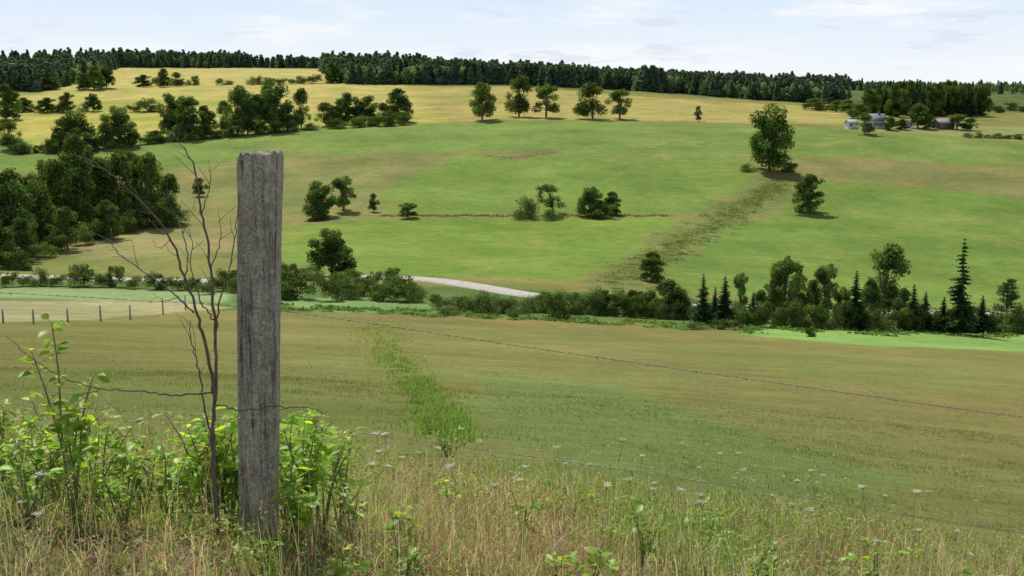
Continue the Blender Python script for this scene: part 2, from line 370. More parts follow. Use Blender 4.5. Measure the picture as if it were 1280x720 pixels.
# mid slope trees
T_(430,264,40,30,3); T_(400,272,42,40,4); T_(467,265,22,13,1); T_(510,273,18,26,3)
put(TL,'deciduous_tree',692,268,36,34,'small tree with a leaning trunk on the field line','tree')
B_(657,273,25,38); T_(738,271,35,34,4); T_(765,269,27,24,5); B_(755,273,16,34); B_(690,275,14,24); B_(395,275,18,36)
T_(415,346,55,54,4,lab='broad bushy tree above the road',grp=None)
T_(815,352,35,34,5,lab='small round tree at the foot of the gully',grp=None)
T_(250,246,22,18,1)
# left wood
for a in [(18,318,98,62),(-30,318,95,66),(50,308,76,44),(75,298,90,50),(98,290,112,52),(125,285,80,44),(148,282,86,46),(172,278,76,42),(190,280,82,44),(212,278,56,34),(110,276,86,50),(160,268,72,48),(10,296,72,50),(40,292,66,46),(200,268,50,36),(62,280,72,46),(-5,335,56,42),(30,328,52,40),(85,312,50,40),(135,300,46,36)]:
    T_(*a,lab='tall dense broadleaf tree in a dark copse',grp='trees of the dark copse',k=int(rng.choice([4,5,5,1,2])))
for u,v in [(5,332),(40,325),(70,316),(100,306),(115,300),(130,298),(147,292),(160,290),(180,286),(195,285),(222,280),(20,337),(212,283),(55,322)]:
    B_(u,v,rng.uniform(16,26),rng.uniform(24,38),'leafy shrub at the edge of the copse','shrubs at the edge of the copse')
# shrubs by the road and creek
gl='round green shrub beside the creek'; gg='shrubs along the creek'
for a in [(15,359,18,26),(-8,360,20,26),(32,358,13,22),(50,358,22,28),(75,358,14,28),(103,358,26,44),(125,359,16,22),(145,359,26,26),(170,361,15,26),(195,362,20,30),(218,363,16,26),(35,338,14,22),
 (372,374,34,52),(408,376,32,42),(437,374,28,38),(350,364,26,44),(360,352,22,30),(390,350,16,30),(470,362,22,32),(455,370,22,34),(490,366,24,30),(478,376,20,30),(490,347,12,22),(500,376,30,62),(545,382,14,24),(440,352,16,30),(520,378,22,34),(560,388,14,34),(580,389,18,38),(600,391,26,52),(620,390,20,36),(640,392,20,44),(660,390,20,34),(680,390,24,34),(697,399,34,36),(715,390,24,30),(730,392,24,30),(745,392,32,38),(772,391,28,34),(795,392,26,32),(812,395,32,36),(850,396,34,40),(270,364,18,30),(240,364,16,26),(255,368,14,26),(285,360,22,32),(300,366,20,34),(315,364,24,36),(335,366,26,34),(425,358,18,28),(640,399,12,20),(870,412,10,30),(905,412,12,34),(1013,421,12,16),(560,394,12,34)]:
    B_(*a,gl,gg)
for u in range(680,930,15): B_(u+rng.uniform(-5,5),np.interp(u,[680,930],[391,404]),rng.uniform(16,28),rng.uniform(20,32),gl,gg)
for u in range(925,1290,12):
    B_(u+rng.uniform(-5,5),np.interp(u,[925,1280],[408,417]),rng.uniform(18,36),rng.uniform(22,34),gl,gg)
gc='trees along the creek'
for a in [(835,397,46,40,2),(980,404,78,40,3),(997,403,60,32,1),(1015,402,50,30,0),(1032,400,66,36,3),(1105,396,86,60,2),(1128,408,46,30,1),(925,400,56,22,3),(850,398,36,26,4),(948,402,38,26,2),(965,404,52,28,5),(1087,406,54,30,5),(1052,406,44,26,4),(790,394,30,26,5),(755,392,28,24,5)]:
    T_(*a,lab='leafy broadleaf tree rising above the creek shrubs',grp=gc)
for u,v,h,w,k in [(878,406,64,32,0),(905,407,62,28,1),(1068,412,74,38,0),(1199,418,120,48,2),(1226,417,48,28,1),(1155,414,50,28,0),(893,404,46,22,1),(1178,415,44,28,1),(940,408,42,24,0),(1140,413,58,26,1)]:
    put(TS[k],'spruce_tree',u,v,h,w,'tall narrow spruce above the creek' if h>100 else 'pointed dark spruce in the creek thicket','tree','spruces along the creek' if h<100 else None)
put(TP,'pine_tree',1257,414,68,42,'open branched young pine by the creek','tree')
# rough scrub in the gully and along the old field line (one low mass)
sc_=MB()
def scrub(u,v,hh1,w1,n,col,s=1):
    x,y,z=W(u,v); k=y/FPX; q=rng.normal(size=(n,3))*[w1*k*.5,w1*k*.5,0]; q[:,0]+=x; q[:,1]+=y
    hz=np.abs(rng.normal(size=n))*hh1*k*.45; q[:,2]=H(q[:,0],q[:,1])+hz
    leaves(sc_,q,rng.uniform(.15,.40,n)*s,unit(rng.normal(size=(n,3))*.6+[0,0,1]),np.array(col)*rng.uniform(.75,1.25)*rng.uniform(.75,1.25,(n,1)),.6)
for k in range(340):
    t=rng.random(); u=982+(768-982)*t+rng.normal()*13*(.6+.9*t); v=226+(356-226)*t+rng.normal()*3
    scrub(u,v,rng.uniform(.5,1.8),rng.uniform(7,16),45,[(.185,.235,.08),(.215,.23,.09),(.16,.215,.07)][int(rng.integers(3))],.85)
for u in range(478,835,5): scrub(u,270+rng.uniform(-.7,.7),rng.uniform(.8,2.2),rng.uniform(5,9),28,(.15,.175,.06))
for u in range(595,695,6): scrub(u,np.interp(u,[595,640,695],[194,198,190]),1.0,8,16,(.19,.19,.08))
for k in range(160):
    u=rng.uniform(340,1290); scrub(u,np.interp(u,[340,640,930,1290],[384,397,412,420])+rng.normal()*2,rng.uniform(1.5,4),rng.uniform(8,16),40,(.12,.19,.055))
obj('scrub',sc_.mesh('scrub',M_leaf),label='rough weedy scrub filling the gully and old field line',cat='scrub',kind='stuff')
# shelter belt by the farm
for k in range(54):
    u=1083+(k%27)*5.5+rng.uniform(-2,2)
    if rng.random()<.5: put(TS[int(rng.integers(2))],'spruce_tree',u,144+rng.uniform(-3,2),rng.uniform(31,40),rng.uniform(16,20),'tall dark conifer in a shelter belt','tree','conifers of the shelter belt')
    else: T_(u,144+rng.uniform(-3,2),rng.uniform(30,38),rng.uniform(16,22),int(rng.choice([4,5])),'dense dark tree in a shelter belt','broadleaf trees of the shelter belt')
for a in [(1080,168,25,24,2),(1112,163,16,18,4),(1147,160,28,28,0),(1196,162,18,26,3),(1162,161,15,18,5),(1128,162,12,16,5),(1213,163,14,20,2),(1060,142,16,22,1),(1045,140,14,20,2),(1020,136,12,22,3),(1072,148,18,24,4)]:
    T_(*a,lab='broadleaf tree in the farmyard',grp='trees around the farm')
for u in range(1210,1330,13): B_(u,172+ (u-1210)*.03,rng.uniform(4,7),rng.uniform(12,20))
for u in range(1010,1330,14): B_(u,138+rng.uniform(-3,3),rng.uniform(6,12),rng.uniform(14,22))

# ---------------------------------------------------------------- far forest (one mass)
def lo_spruce(s):
    r_=np.random.default_rng(s); global rng; rng=r_; mb=MB()
    for w in range(9):
        t=w/9; n=9; a=r_.uniform(0,6.28,n); r=(1-t)**.7*.18+.025
        p=np.stack([np.cos(a)*r*.5,np.sin(a)*r*.5,.1+.84*t+r_.uniform(-.04,.04,n)],1)
        nr_=np.stack([np.cos(a)*.8,np.sin(a)*.8,np.full(n,.7)],1)
        leaves(mb,p,r*.7+.015,unit(nr_+r_.normal(size=(n,3))*.4),np.ones((n,3))*r_.uniform(.6,1.3,(n,1)),.8)
    return np.concatenate(mb.v),np.concatenate(mb.c)
def lo_round(s):
    r_=np.random.default_rng(s); global rng; rng=r_; mb=MB()
    for c in range(10):
        cc=unit(r_.normal(size=3))*r_.random()**.5*np.array([.26,.26,.32])+[0,0,.56]; n=14
        d=unit(r_.normal(size=(n,3))); leaves(mb,cc+d*.12,.058,unit(d+r_.normal(size=(n,3))*.5),np.ones((n,3))*r_.uniform(.6,1.4)*r_.uniform(.8,1.2,(n,1)),.8)
    n=20; p=r_.normal(size=(n,3))*[.15,.15,.1]+[0,0,.22]; leaves(mb,p,.09,unit(r_.normal(size=(n,3))),np.ones((n,3))*.7,.8)
    return np.concatenate(mb.v),np.concatenate(mb.c)
LO=[lo_spruce(1),lo_spruce(2),lo_spruce(3),lo_round(4),lo_round(5)]
rng=np.random.default_rng(5)
edge_u=[-400,0,60,130,150,400,430,640,760,850,930,1050]; edge_v=[114,114,114,98,84.5,85,105,106,112,117,124,131]
def scatter(n,ulo,uhi,back,bias):
    ev=[(u,W(u,np.interp(u,edge_u,edge_v))[1]) for u in np.linspace(ulo,uhi,90)]
    eu=[e[0] for e in ev]; ey=[e[1] for e in ev]
    us=rng.uniform(ulo,uhi,n); y0=np.interp(us,eu,ey); ys=y0+back*rng.random(n)**bias; xs=ys*(us-640)/1540
    return xs,ys
fo=MB()
def addtrees(mb,xs,ys,hmin,hmax,fd):
    zs=H(xs,ys); big=fbm(xs*.02+3,ys*.02,3); stand=fbm(xs*.012+30,ys*.012,3)
    for x,y,z,bg_,sd_ in zip(xs,ys,zs,big,stand):
        dec=rng.random()<fd+(sd_-.5)*1.6; k=int(rng.integers(3,5)) if dec else int(rng.integers(0,3)); v,c=LO[k]
        h=rng.uniform(hmin,hmax)*(.78 if dec else 1)*(.78+.44*bg_); a=rng.uniform(0,6.28); ca,sa=math.cos(a),math.sin(a)
        w=h*(.85 if dec else 1.3)*rng.uniform(.85,1.15)
        vv=np.stack([(v[:,0]*ca-v[:,1]*sa)*w+x,(v[:,0]*sa+v[:,1]*ca)*w+y,v[:,2]*h+z-.5],1)
        base=np.array([.115,.165,.080] if dec else [.080,.118,.075])*rng.uniform(.75,1.25)  # greens paled and blued: distance haze painted into the foliage colour
        mb.add(vv,np.arange(len(vv)).reshape(-1,4),None,c*base)
xs,ys=scatter(4000,-250,1050,330,1.7); addtrees(fo,xs,ys,14,18.5,.35)
xs,ys=scatter(800,-250,1050,25,1); addtrees(fo,xs,ys,9,15,.6)
us=rng.uniform(-200,1060,1300); ys=rng.uniform(1300,1550,1300); addtrees(fo,ys*(us-640)/1540,ys,16,21,.2)
us=rng.uniform(980,1500,1200); ys=rng.uniform(1100,2600,1200)+np.where(us<1060,0,150); addtrees(fo,ys*(us-640)/1540,ys,9,15,.5)
obj('forest',fo.mesh('forest',M_leaf),label='mixed spruce and broadleaf forest covering the ridge',cat='forest',kind='stuff')

# ---------------------------------------------------------------- farm buildings
def quadbox(mb,x0,x1,y0,y1,z0,z1):
    v=[(x0,y0,z0),(x1,y0,z0),(x1,y1,z0),(x0,y1,z0),(x0,y0,z1),(x1,y0,z1),(x1,y1,z1),(x0,y1,z1)]
    mb.add(v,[(0,3,2,1),(4,5,6,7),(0,1,5,4),(1,2,6,5),(2,3,7,6),(3,0,4,7)])
M_glass=solid('window_glass',(.03,.04,.05),.15,2,.1,0)
M_trim=solid('white_trim',(.6,.6,.58),.6,4,.08,.1)
def building(name,u,v,L_,Wd,hw,hr,wallc,roofc,rot,label,cat,wins,chim=False,bigdoor=False):
    x,y,z=W(u,v); e=obj(name,None,None,(x,y,z-.1),label,cat); e.rotation_euler=(0,0,rot)
    mw=solid(name+'_boards',wallc,.85,2,.2,.3,0,(1,1,6)); mrf=solid(name+'_roofing',roofc,.8,3,.2,.2)
    w=MB(); l,b=L_/2,Wd/2
    w.add([(-l,-b,-1),(l,-b,-1),(l,b,-1),(-l,b,-1),(-l,-b,hw),(l,-b,hw),(l,b,hw),(-l,b,hw),(-l,0,hw+hr),(l,0,hw+hr)],
      [(0,1,5,4),(2,3,7,6),(1,2,6,5),(3,0,4,7)],[(5,6,9),(7,4,8)])
    obj('wall',w.mesh('wall',mw),e)
    r=MB(); o=.4; s=hr/b; t=.18
    for sg in (-1,1):
        ye,ze=sg*(b+o),hw-o*s
        a=[(-l-o,0,hw+hr+.03),(l+o,0,hw+hr+.03),(l+o,ye,ze+.03),(-l-o,ye,ze+.03)]
        vv=a+[(p[0],p[1],p[2]+t) for p in a]
        r.add(vv,[(0,3,2,1),(4,5,6,7),(0,1,5,4),(1,2,6,5),(2,3,7,6),(3,0,4,7)])
    ro=obj('roof',r.mesh('roof',mrf),e)
    if chim:
        c=MB(); quadbox(c,l*.3,l*.3+.7,-.35,.35,hw+hr-.6,hw+hr+.9); obj('chimney',c.mesh('chimney',solid('chimney_brick',(.25,.12,.08),.9,8,.3,.3)),ro)
    for wx in wins:
        f=MB()
        for bx in [(wx-.55,wx+.55,1.0,1.1),(wx-.55,wx+.55,2.3,2.4),(wx-.55,wx-.45,1.1,2.3),(wx+.45,wx+.55,1.1,2.3),(wx-.03,wx+.03,1.1,2.3)]: quadbox(f,bx[0],bx[1],-b-.06,-b-.003,bx[2],bx[3])
        wn=obj('window',None,e); obj('frame',f.mesh('frame',M_trim),wn)
        gl_=MB(); quadbox(gl_,wx-.45,wx+.45,-b-.03,-b-.005,1.1,2.3); obj('pane',gl_.mesh('pane',M_glass),wn)
    d=MB(); dw=1.6 if bigdoor else .5; dh=2.6 if bigdoor else 2.1
    quadbox(d,-dw,dw,-b-.05,-b-.004,0,dh); obj('door',d.mesh('door',solid(name+'_door_paint',(.12,.09,.07) if bigdoor else (.4,.4,.4),.7,4,.2,.2)),e)
building('farmhouse',1093,160,7.5,6,3.4,2.6,(.56,.57,.58),(.15,.155,.165),-.35,'pale grey farmhouse with gabled roof among trees','house',[-2.6,-1.4,1.4,2.6],True)
building('shed',1064,161,3.6,3.6,2.6,1.2,(.62,.62,.62),(.3,.3,.32),.2,'small pale shed beside the farmhouse','shed',[-1.15],False)
building('barn',1179,161,7.5,5.5,2.6,1.7,(.12,.09,.075),(.2,.18,.175),.25,'low dark weathered barn with a grey roof','barn',[-2.7],False,True)
building('shed',1134,160,4,4,2.3,1.1,(.6,.58,.55),(.16,.14,.12),-.1,'small white outbuilding in the farmyard','shed',[-1.2,1.2],False)

# ---------------------------------------------------------------- far fence
fe_x,fe_y,fe_z=W(85,402); fe=obj('wire_fence',None,None,(fe_x,fe_y,fe_z),'distant wire fence with thin grey wooden posts','fence')
M_post2=solid('grey_post',(.28,.25,.21),.9,8,.3,.3,0,(1,1,.2)); pm=[]
for u,v in [(4,404),(42,405),(85,404),(126,402),(163,400),(204,393),(232,388)]:
    x,y,z=W(u,v); p=MB(); h=rng.uniform(1.45,1.75)*y/125
    tube(p,[(x-fe_x,y-fe_y,z-fe_z-.3),(x-fe_x+rng.uniform(-.05,.05),y-fe_y,z-fe_z+h)],[.11,.09],7,jit=.15)
    obj('post',p.mesh('post',M_post2,True),fe); pm.append(np.array([x-fe_x,y-fe_y,z-fe_z]))
for hgt in (.6,1.1):
    w=MB(); pts=[]
    for a,b in zip(pm[:-1],pm[1:]):
        for t in np.linspace(0,1,5,endpoint=False): pts.append(a+(b-a)*t+[0,-.12,hgt-.1*math.sin(math.pi*t)])
    tube(w,pts,.01,4); obj('wire',w.mesh('wire',M_wire),fe)

# ---------------------------------------------------------------- weathered fence post
def post_mat():
    m,nt,N,L=newmat('weathered_wood'); tc=N('ShaderNodeTexCoord'); mp=N('ShaderNodeMapping'); mp.inputs['Scale'].default_value=(38,38,4); L(tc.outputs['Object'],mp.inputs[0])
    gr=noise(nt,1.8,8,mp.outputs[0],.8); mp2=N('ShaderNodeMapping'); mp2.inputs['Scale'].default_value=(60,60,2.4); L(tc.outputs['Object'],mp2.inputs[0])
    cr=noise(nt,1.0,4,mp2.outputs[0],.6); li=noise(nt,30,8,tc.outputs['Object'],.8); bl=noise(nt,8,6,tc.outputs['Object'],.75); sk=noise(nt,120,3,tc.outputs['Object'],.7)
    rp=N('ShaderNodeValToRGB'); L(gr,rp.inputs[0]); e=rp.color_ramp.elements
    e[0].position=.3; e[0].color=(.235,.205,.155,1); e[1].position=.7; e[1].color=(.52,.47,.385,1)
    n3=rp.color_ramp.elements.new(.5); n3.color=(.37,.335,.265,1)
    c=scalecol(nt,rp.outputs[0],mul(nt,mul(nt,mr(nt,cr,.34,.42,.35,1),mr(nt,sk,.38,.55,.68,1.1)),mr(nt,bl,.3,.7,.55,1.35)))
    mx=N('ShaderNodeMix'); mx.data_type='RGBA'; L(mr(nt,li,.54,.60,0,.6),mx.inputs[0]); L(c,mx.inputs[6]); mx.inputs[7].default_value=(.54,.54,.42,1)
    b=N('ShaderNodeBsdfPrincipled'); L(mx.outputs[2],b.inputs['Base Color']); b.inputs['Roughness'].default_value=.95; b.inputs['Specular IOR Level'].default_value=.15
    bp=N('ShaderNodeBump'); bp.inputs['Strength'].default_value=.9; bp.inputs['Distance'].default_value=.006
    hs=mul(nt,gr,mr(nt,cr,.34,.44,-.7,.4),'ADD'); hs=mul(nt,hs,li,'ADD'); L(hs,bp.inputs['Height']); L(bp.outputs[0],b.inputs['Normal'])
    o=N('ShaderNodeOutputMaterial'); L(b.outputs[0],o.inputs[0]); return m
PY=4.2
top=PT(325,191,PY); bot=PT(321,690,PY)
bx,by=bot[0],bot[1]; bz=float(H(bx,by))-.25
pb=MB(); nA,nH=140,260; th=np.arange(nA)/nA*2*math.pi
Hh=top[2]-bz; V_=[]
ct,st=np.cos(th),np.sin(th); ex=.30
for k in range(nH):
    t=k/(nH-1); hwid=.0605+(.0695-.0605)*t
    sqx=np.sign(ct)*np.abs(ct)**ex; sqy=np.sign(st)*np.abs(st)**ex
    z=t*Hh
    groove=fbm(th*14+50,np.full(nA,z*2.5),3); lump=fbm(np.cos(th)*1.5+z*2.2,np.sin(th)*1.5+9,2); fine=fbm(th*12+5,np.full(nA,z*40),2)
    d=1+(groove-.5)*.07+(lump-.5)*.15+(fine-.5)*.04
    fadec=np.clip((.985-t)/.03,0,1)
    crack=np.exp(-((((th-4.55-.12*math.sin(z*3.1))+math.pi)%(2*math.pi)-math.pi)/.03)**2)*.07*(.2+.8*math.sin(z*2.1)**2)*fadec
    crack+=np.exp(-((((th-5.05-.05*math.sin(z*5))+math.pi)%(2*math.pi)-math.pi)/.025)**2)*.05*(z>.6)*fadec
    crack+=np.exp(-((((th-4.2-.04*math.sin(z*7))+math.pi)%(2*math.pi)-math.pi)/.02)**2)*.05*(math.sin(z*4)>0)*fadec
    d=d-crack
    if t>.985: d=d*(1-.07*((t-.985)/.015)**2)
    zz=z+np.clip((t-.97)/.03,0,1)*((fbm(th*4,np.full(nA,3.),4)-.5)*.022+.004*ct)
    V_.append(np.stack([sqx*hwid*d+(top[0]-bx)*t,sqy*hwid*.95*d,zz],1))
V_=np.array(V_)
lastr=V_[-1]; cen=lastr.mean(0); caps=[]
for s in (.9,.7,.45,.2):
    rr=cen+(lastr-cen)*s; rr[:,2]+=(fbm(rr[:,0]*60+5,rr[:,1]*60,3)-.5)*.014+.001; caps.append(rr)
V_=np.concatenate([V_,np.array(caps)]); nn=len(V_); i=np.arange(nn-1)[:,None]*nA; j=np.arange(nA)[None]
q=np.stack([i+j,i+(j+1)%nA,i+nA+(j+1)%nA,i+nA+j],-1).reshape(-1,4)
vv=np.concatenate([V_.reshape(-1,3),[cen]]); tt=[(nn*nA,nn*nA-nA+a,nn*nA-nA+(a+1)%nA) for a in range(nA)]
pb.add(vv,q,tt)
post=obj('fence_post',pb.mesh('fence_post',post_mat(),True),None,(bx,by,bz),'weathered grey square wooden fence post with cracked grain','fence post')
for v in (388,528):
    s=PT(346,v,PY)-np.array([0,.080,0])-np.array([bx,by,bz]); m_=MB()
    tube(m_,spl([s+[0,.03,.012],s+[0,-.006,.012],s+[0,-.006,-.012],s+[0,.03,-.012]],5),.002,6); obj('staple',m_.mesh('staple',M_wire,True),post)

# ---------------------------------------------------------------- barbed wires
def barbed(ctrl,label,r=.0009,barb=.17):
    pts=spl(ctrl,24); o=pts[0].copy(); mb=MB()
    L_=np.concatenate([[0],np.cumsum(np.linalg.norm(np.diff(pts,axis=0),axis=1))])
    n=int(L_[-1]/.012); s=np.linspace(0,L_[-1],n); P_=np.stack([np.interp(s,L_,pts[:,k]) for k in range(3)],1)-o
    for ph in (0,math.pi):
        a=s/.03*math.pi+ph; Q=P_.copy(); Q[:,2]+=np.sin(a)*r; Q[:,1]+=np.cos(a)*r; tube(mb,Q,r*.85,5)
    for k in np.arange(.05,L_[-1],barb):
        c=np.array([np.interp(k,s,P_[:,j]) for j in range(3)])
        for w in range(2):
            a=rng.uniform(0,6.28); d=np.array([.3*rng.normal(),math.cos(a),math.sin(a)]); d/=np.linalg.norm(d)
            tube(mb,[c-d*.008,c+d*.008],[.0008,.0005],4)
        tube(mb,[c-[.004,0,0],c+[.004,0,0]],r*1.9,6)
    return obj('barbed_wire',mb.mesh('barbed_wire',M_wire,True),None,o,label,'barbed wire','strands of the barbed wire fence')
F=PY-.080
barbed([PT(-500,345,F+.3),PT(0,366,F+.1),PT(180,376,F+.03),PT(346,388,F),PT(700,440,F-.02),PT(1000,483,F-.05),PT(1290,523,F-.1),PT(1800,585,F-.2)],'taut upper strand of rusty barbed wire on the post')
barbed([PT(-500,478,F+.3),PT(0,505,F+.1),PT(180,514,F+.02),PT(346,528,F),PT(560,556,F-.02),PT(900,606,F-.05),PT(1290,668,F-.1),PT(1800,740,F-.2)],'lower strand of rusty barbed wire above the weeds',.0008)
barbed([PT(296,566,F),PT(312,590,F-.02),PT(345,607,F-.03),PT(400,640,F-.05),PT(470,672,F-.08),PT(560,700,F-.1)],'loose sagging end of wire at the post foot',.0008)

# ---------------------------------------------------------------- dead sapling
SY=4.0
sap=MB()
def br(pts,r0,r1,dy=(0,0),tw=True):
    n=len(pts); c=[PT(u,v,SY+dy[0]+(dy[1]-dy[0])*k/(n-1)) for k,(u,v) in enumerate(pts)]
    p=spl(c,7); p=p+rng.normal(size=p.shape)*.0022; p=p-sb; tube(sap,p,.58*np.linspace(r0,r1,len(p))*(1+rng.normal(size=len(p))*.05),7,jit=.12)
    if tw:
        for k in range(len(p)//2,len(p)-2,4):
            d=unit(p[k+1]-p[k]); s=unit(np.cross(d,[0,1,0]))*rng.choice([-1,1]); L_=rng.uniform(.04,.11)
            e=p[k]+(d*.75+s*.6+np.array([0,rng.normal()*.3,.15]))*L_; m_=(p[k]+e)/2+rng.normal(size=3)*.004
            tube(sap,spl([p[k],m_,e],3),np.linspace(.0012,.0006,7),5)
sb=PT(270,628,SY); sb[2]=float(H(sb[0],sb[1]))
br([(273,668),(268,600),(266,540),(270,480),(268,400),(264,335),(252,265),(243,212),(232,188),(216,168)],.014,.002,(0,.05))
br([(268,500),(262,455),(248,400),(232,350),(214,300),(180,256),(132,212),(92,192)],.011,.0018,(0,-.15))
br([(244,392),(222,372),(190,346),(160,325),(142,308),(139,286)],.006,.0015,(-.05,.1))
br([(269,430),(275,375),(288,330),(296,275),(300,240)],.006,.0015,(0,.1))
br([(232,352),(234,318),(222,275),(205,240)],.005,.0012,(-.1,.05))
br([(252,270),(262,232),(261,200)],.004,.001,(.04,-.05))
br([(180,256),(160,225),(150,205)],.003,.001,(-.12,-.2),False)
br([(132,212),(112,205),(104,188)],.0025,.001,(-.15,-.2),False)
br([(214,300),(200,310),(192,300)],.0025,.001,(-.1,-.05),False)
br([(268,400),(250,375),(238,330),(240,300),(228,268)],.005,.0012,(.02,.12))
br([(268,560),(258,520),(250,470),(240,430),(236,398)],.007,.002,(.02,.1))
br([(264,335),(276,300),(272,262)],.004,.001,(.04,.0))
br([(222,372),(205,376),(190,366)],.0025,.001,(0,.05),False)
br([(266,490),(225,494),(180,490),(130,486),(80,472),(40,448),(8,420)],.006,.0015,(0,-.2),False)
br([(268,505),(300,512),(350,508),(395,512),(408,520)],.005,.002,(.02,.25),False)
br([(130,486),(100,492),(60,490)],.003,.001,(-.1,-.15),False)
obj('dead_sapling',sap.mesh('dead_sapling',M_twig,True),None,sb,'bare dead sapling with thin forked twigs beside the post','dead tree')

# ---------------------------------------------------------------- leafy plants near the fence
def leafshape(mb,base,d,up,L_,W_,col):
    d=unit(d); s=unit(np.cross(d,up)); n=unit(np.cross(s,d))
    ts=[0,.22,.5,.78,1]; ws=[.06,.8,1,.62,.02]; v=[]
    droop=rng.uniform(.05,.35)
    for t,w in zip(ts,ws):
        c=base+d*L_*t-n*L_*droop*t*t
        v+= [c-s*W_*w*.5+n*W_*.12*w,c,c+s*W_*w*.5+n*W_*.12*w]
    q=[]
    for k in range(4):
        a=3*k; q+=[(a,a+1,a+4,a+3),(a+1,a+2,a+5,a+4)]
    mb.add(v,q,None,col)
def shrub(px,y,hgt,spread,nst,nlf,L_,label,grp,col=(.24,.39,.055),name='leafy_plant'):
    x=PT(px,560,y)[0]; z=float(H(x,y)); e=obj(name,None,None,(x,y,z),label,'plant',grp); st=MB(); lf=MB()
    for s in range(nst):
        a=rng.uniform(0,6.28); hh_=hgt*rng.uniform(.5,1) if s else hgt; rr=spread*rng.uniform(.3,1) if nst>1 else spread*.3
        end=np.array([math.cos(a)*rr,math.sin(a)*rr*.7,hh_]); p=spl([(0,0,-.05),end*[.25,.25,.4]+rng.normal(size=3)*.015,end*[.6,.6,.75],end],6)
        tube(st,p,np.linspace(.0045,.0015,len(p))*(.6+hgt),5)
        for k in range(nlf):
            t=rng.uniform(.3,1)**.7 if k>2 else 1.; c=p[min(int(t*(len(p)-1)),len(p)-1)]
            b=rng.uniform(0,6.28); d=np.array([math.cos(b),math.sin(b),rng.uniform(-.15,.9)]); l=L_*rng.uniform(.45,1.15)
            pe=unit(d)*L_*.3; tube(st,[c,c+pe],[.0012,.0009],3,cap=False)
            leafshape(lf,c+pe,d+[0,0,-.15],np.array([rng.normal()*.4,rng.normal()*.4,1.]),l,l*rng.uniform(.5,.66),np.array(col)*rng.uniform(.6,1.35)*[rng.uniform(.85,1.25),1,1])
    obj('stem',st.mesh('stem',M_stem,True),e); obj('foliage',lf.mesh('foliage',M_plant,True),e); return e
gs1='bright green leafy saplings along the fence'
shrub(86,4.25,.70,.16,5,24,.062,'tall bright green sapling among the weeds',None)
for px,y,h,sp_,ns,nl,L_ in [(40,4.5,.38,.3,10,16,.050),(120,4.6,.36,.25,9,16,.050),(180,4.7,.30,.2,8,14,.048),(5,4.7,.36,.25,9,15,.050),(262,4.45,.46,.18,12,18,.054),(285,4.5,.50,.14,10,18,.054),(375,4.4,.48,.2,12,22,.055),(365,4.15,.28,.12,6,14,.05),(400,4.55,.46,.14,7,16,.052),(425,4.6,.44,.1,5,12,.048),(232,4.7,.34,.15,7,14,.048),(70,4.8,.40,.3,9,15,.050),(355,4.6,.50,.15,9,17,.054),(30,4.1,.26,.25,7,13,.044),(150,4.2,.24,.22,7,13,.044),(205,4.4,.28,.15,6,13,.044)]:
    shrub(px,y,h,sp_,ns,nl,L_,'leafy green sapling growing beside the fence post',gs1)
shrub(560,9.6,.20,.20,10,12,.04,'small bushy weed clump at the edge of the pasture',None,(.20,.34,.06),'weed')
gs2='small broad leaved weeds in the dry grass'
WP=[(440,4.3,.24),(495,4.2,.18),(655,5.0,.26),(805,4.6,.30),(745,4.0,.2),(1100,4.6,.25),(1200,4.4,.2),(505,3.9,.13),(320,3.75,.16),(890,5.8,.2),(1270,4.3,.2),(560,5.5,.18),(425,3.75,.14),(700,4.1,.14),(960,4.4,.14)]
for k in range(22):
    y=rng.uniform(3.6,7.0); WP.append((rng.uniform(0,1280),y,rng.uniform(.06,.13)))
for px,y,h in WP:
    shrub(px,y,h,.07,4,8,.044,'small bright green broad leaved weed',gs2,name='weed')

# white wildflowers
fl_s,fl_h,fl_f=MB(),MB(),MB()
rng=np.random.default_rng(61)
tube(fl_s,spl([(0,0,-.03),(.01,0,.2),(0,.01,.42)],5),.0016,5)
for k in range(9):
    a=k/9*6.28; rr=.022*(k%3+1)/2; e_=np.array([math.cos(a)*rr,math.sin(a)*rr,.445+rng.uniform(-.004,.004)]); tube(fl_s,[(0,.01,.41),e_],.0007,3)
    n=12; p=e_+rng.normal(size=(n,3))*[.006,.006,.002]; leaves(fl_h,p,.0030,unit(rng.normal(size=(n,3))*.3+[0,0,1]),np.array([.7,.7,.64]),.8)
for k in range(5): leafshape(fl_f,np.array([0,0,.1+.05*k]),np.array([math.cos(k*2.2),math.sin(k*2.2),.5]),np.array([0,0,1.]),.06,.012,(.14,.22,.06))
ms,mh,mf=fl_s.mesh('stem',M_stem,True),fl_h.mesh('bloom',M_petal),fl_f.mesh('foliage',M_plant)
FL=[(770,590),(800,600),(850,575),(905,585),(955,640),(978,600),(1100,690),(1085,640),(1150,680),(30,690),(45,675),(60,700),(495,590),(520,620),(610,600),(820,640),(700,600),(1010,660),(930,610),(880,690),(1200,700),(1140,640),(475,640),(540,600),(585,630),(760,660),(740,610),(1060,600),(1020,620)]
FL+=[(rng.uniform(440,1270),rng.uniform(0,1)*90+585) for _ in range(30)]
for u,v in FL:
    v=v+max(0,(u-800))*.08
    x,y,z=W(u,v+12); e=obj('wildflower',None,None,(x,y,z),'thin stemmed wildflower with a flat white flower head','flower','white wildflowers in the grass')
    obj('stem',ms,e); obj('bloom',mh,e); obj('foliage',mf,e); s=rng.uniform(.4,.75); e.scale=(s,s,s); e.rotation_euler=(rng.normal()*.1,rng.normal()*.1,rng.uniform(0,6.28))

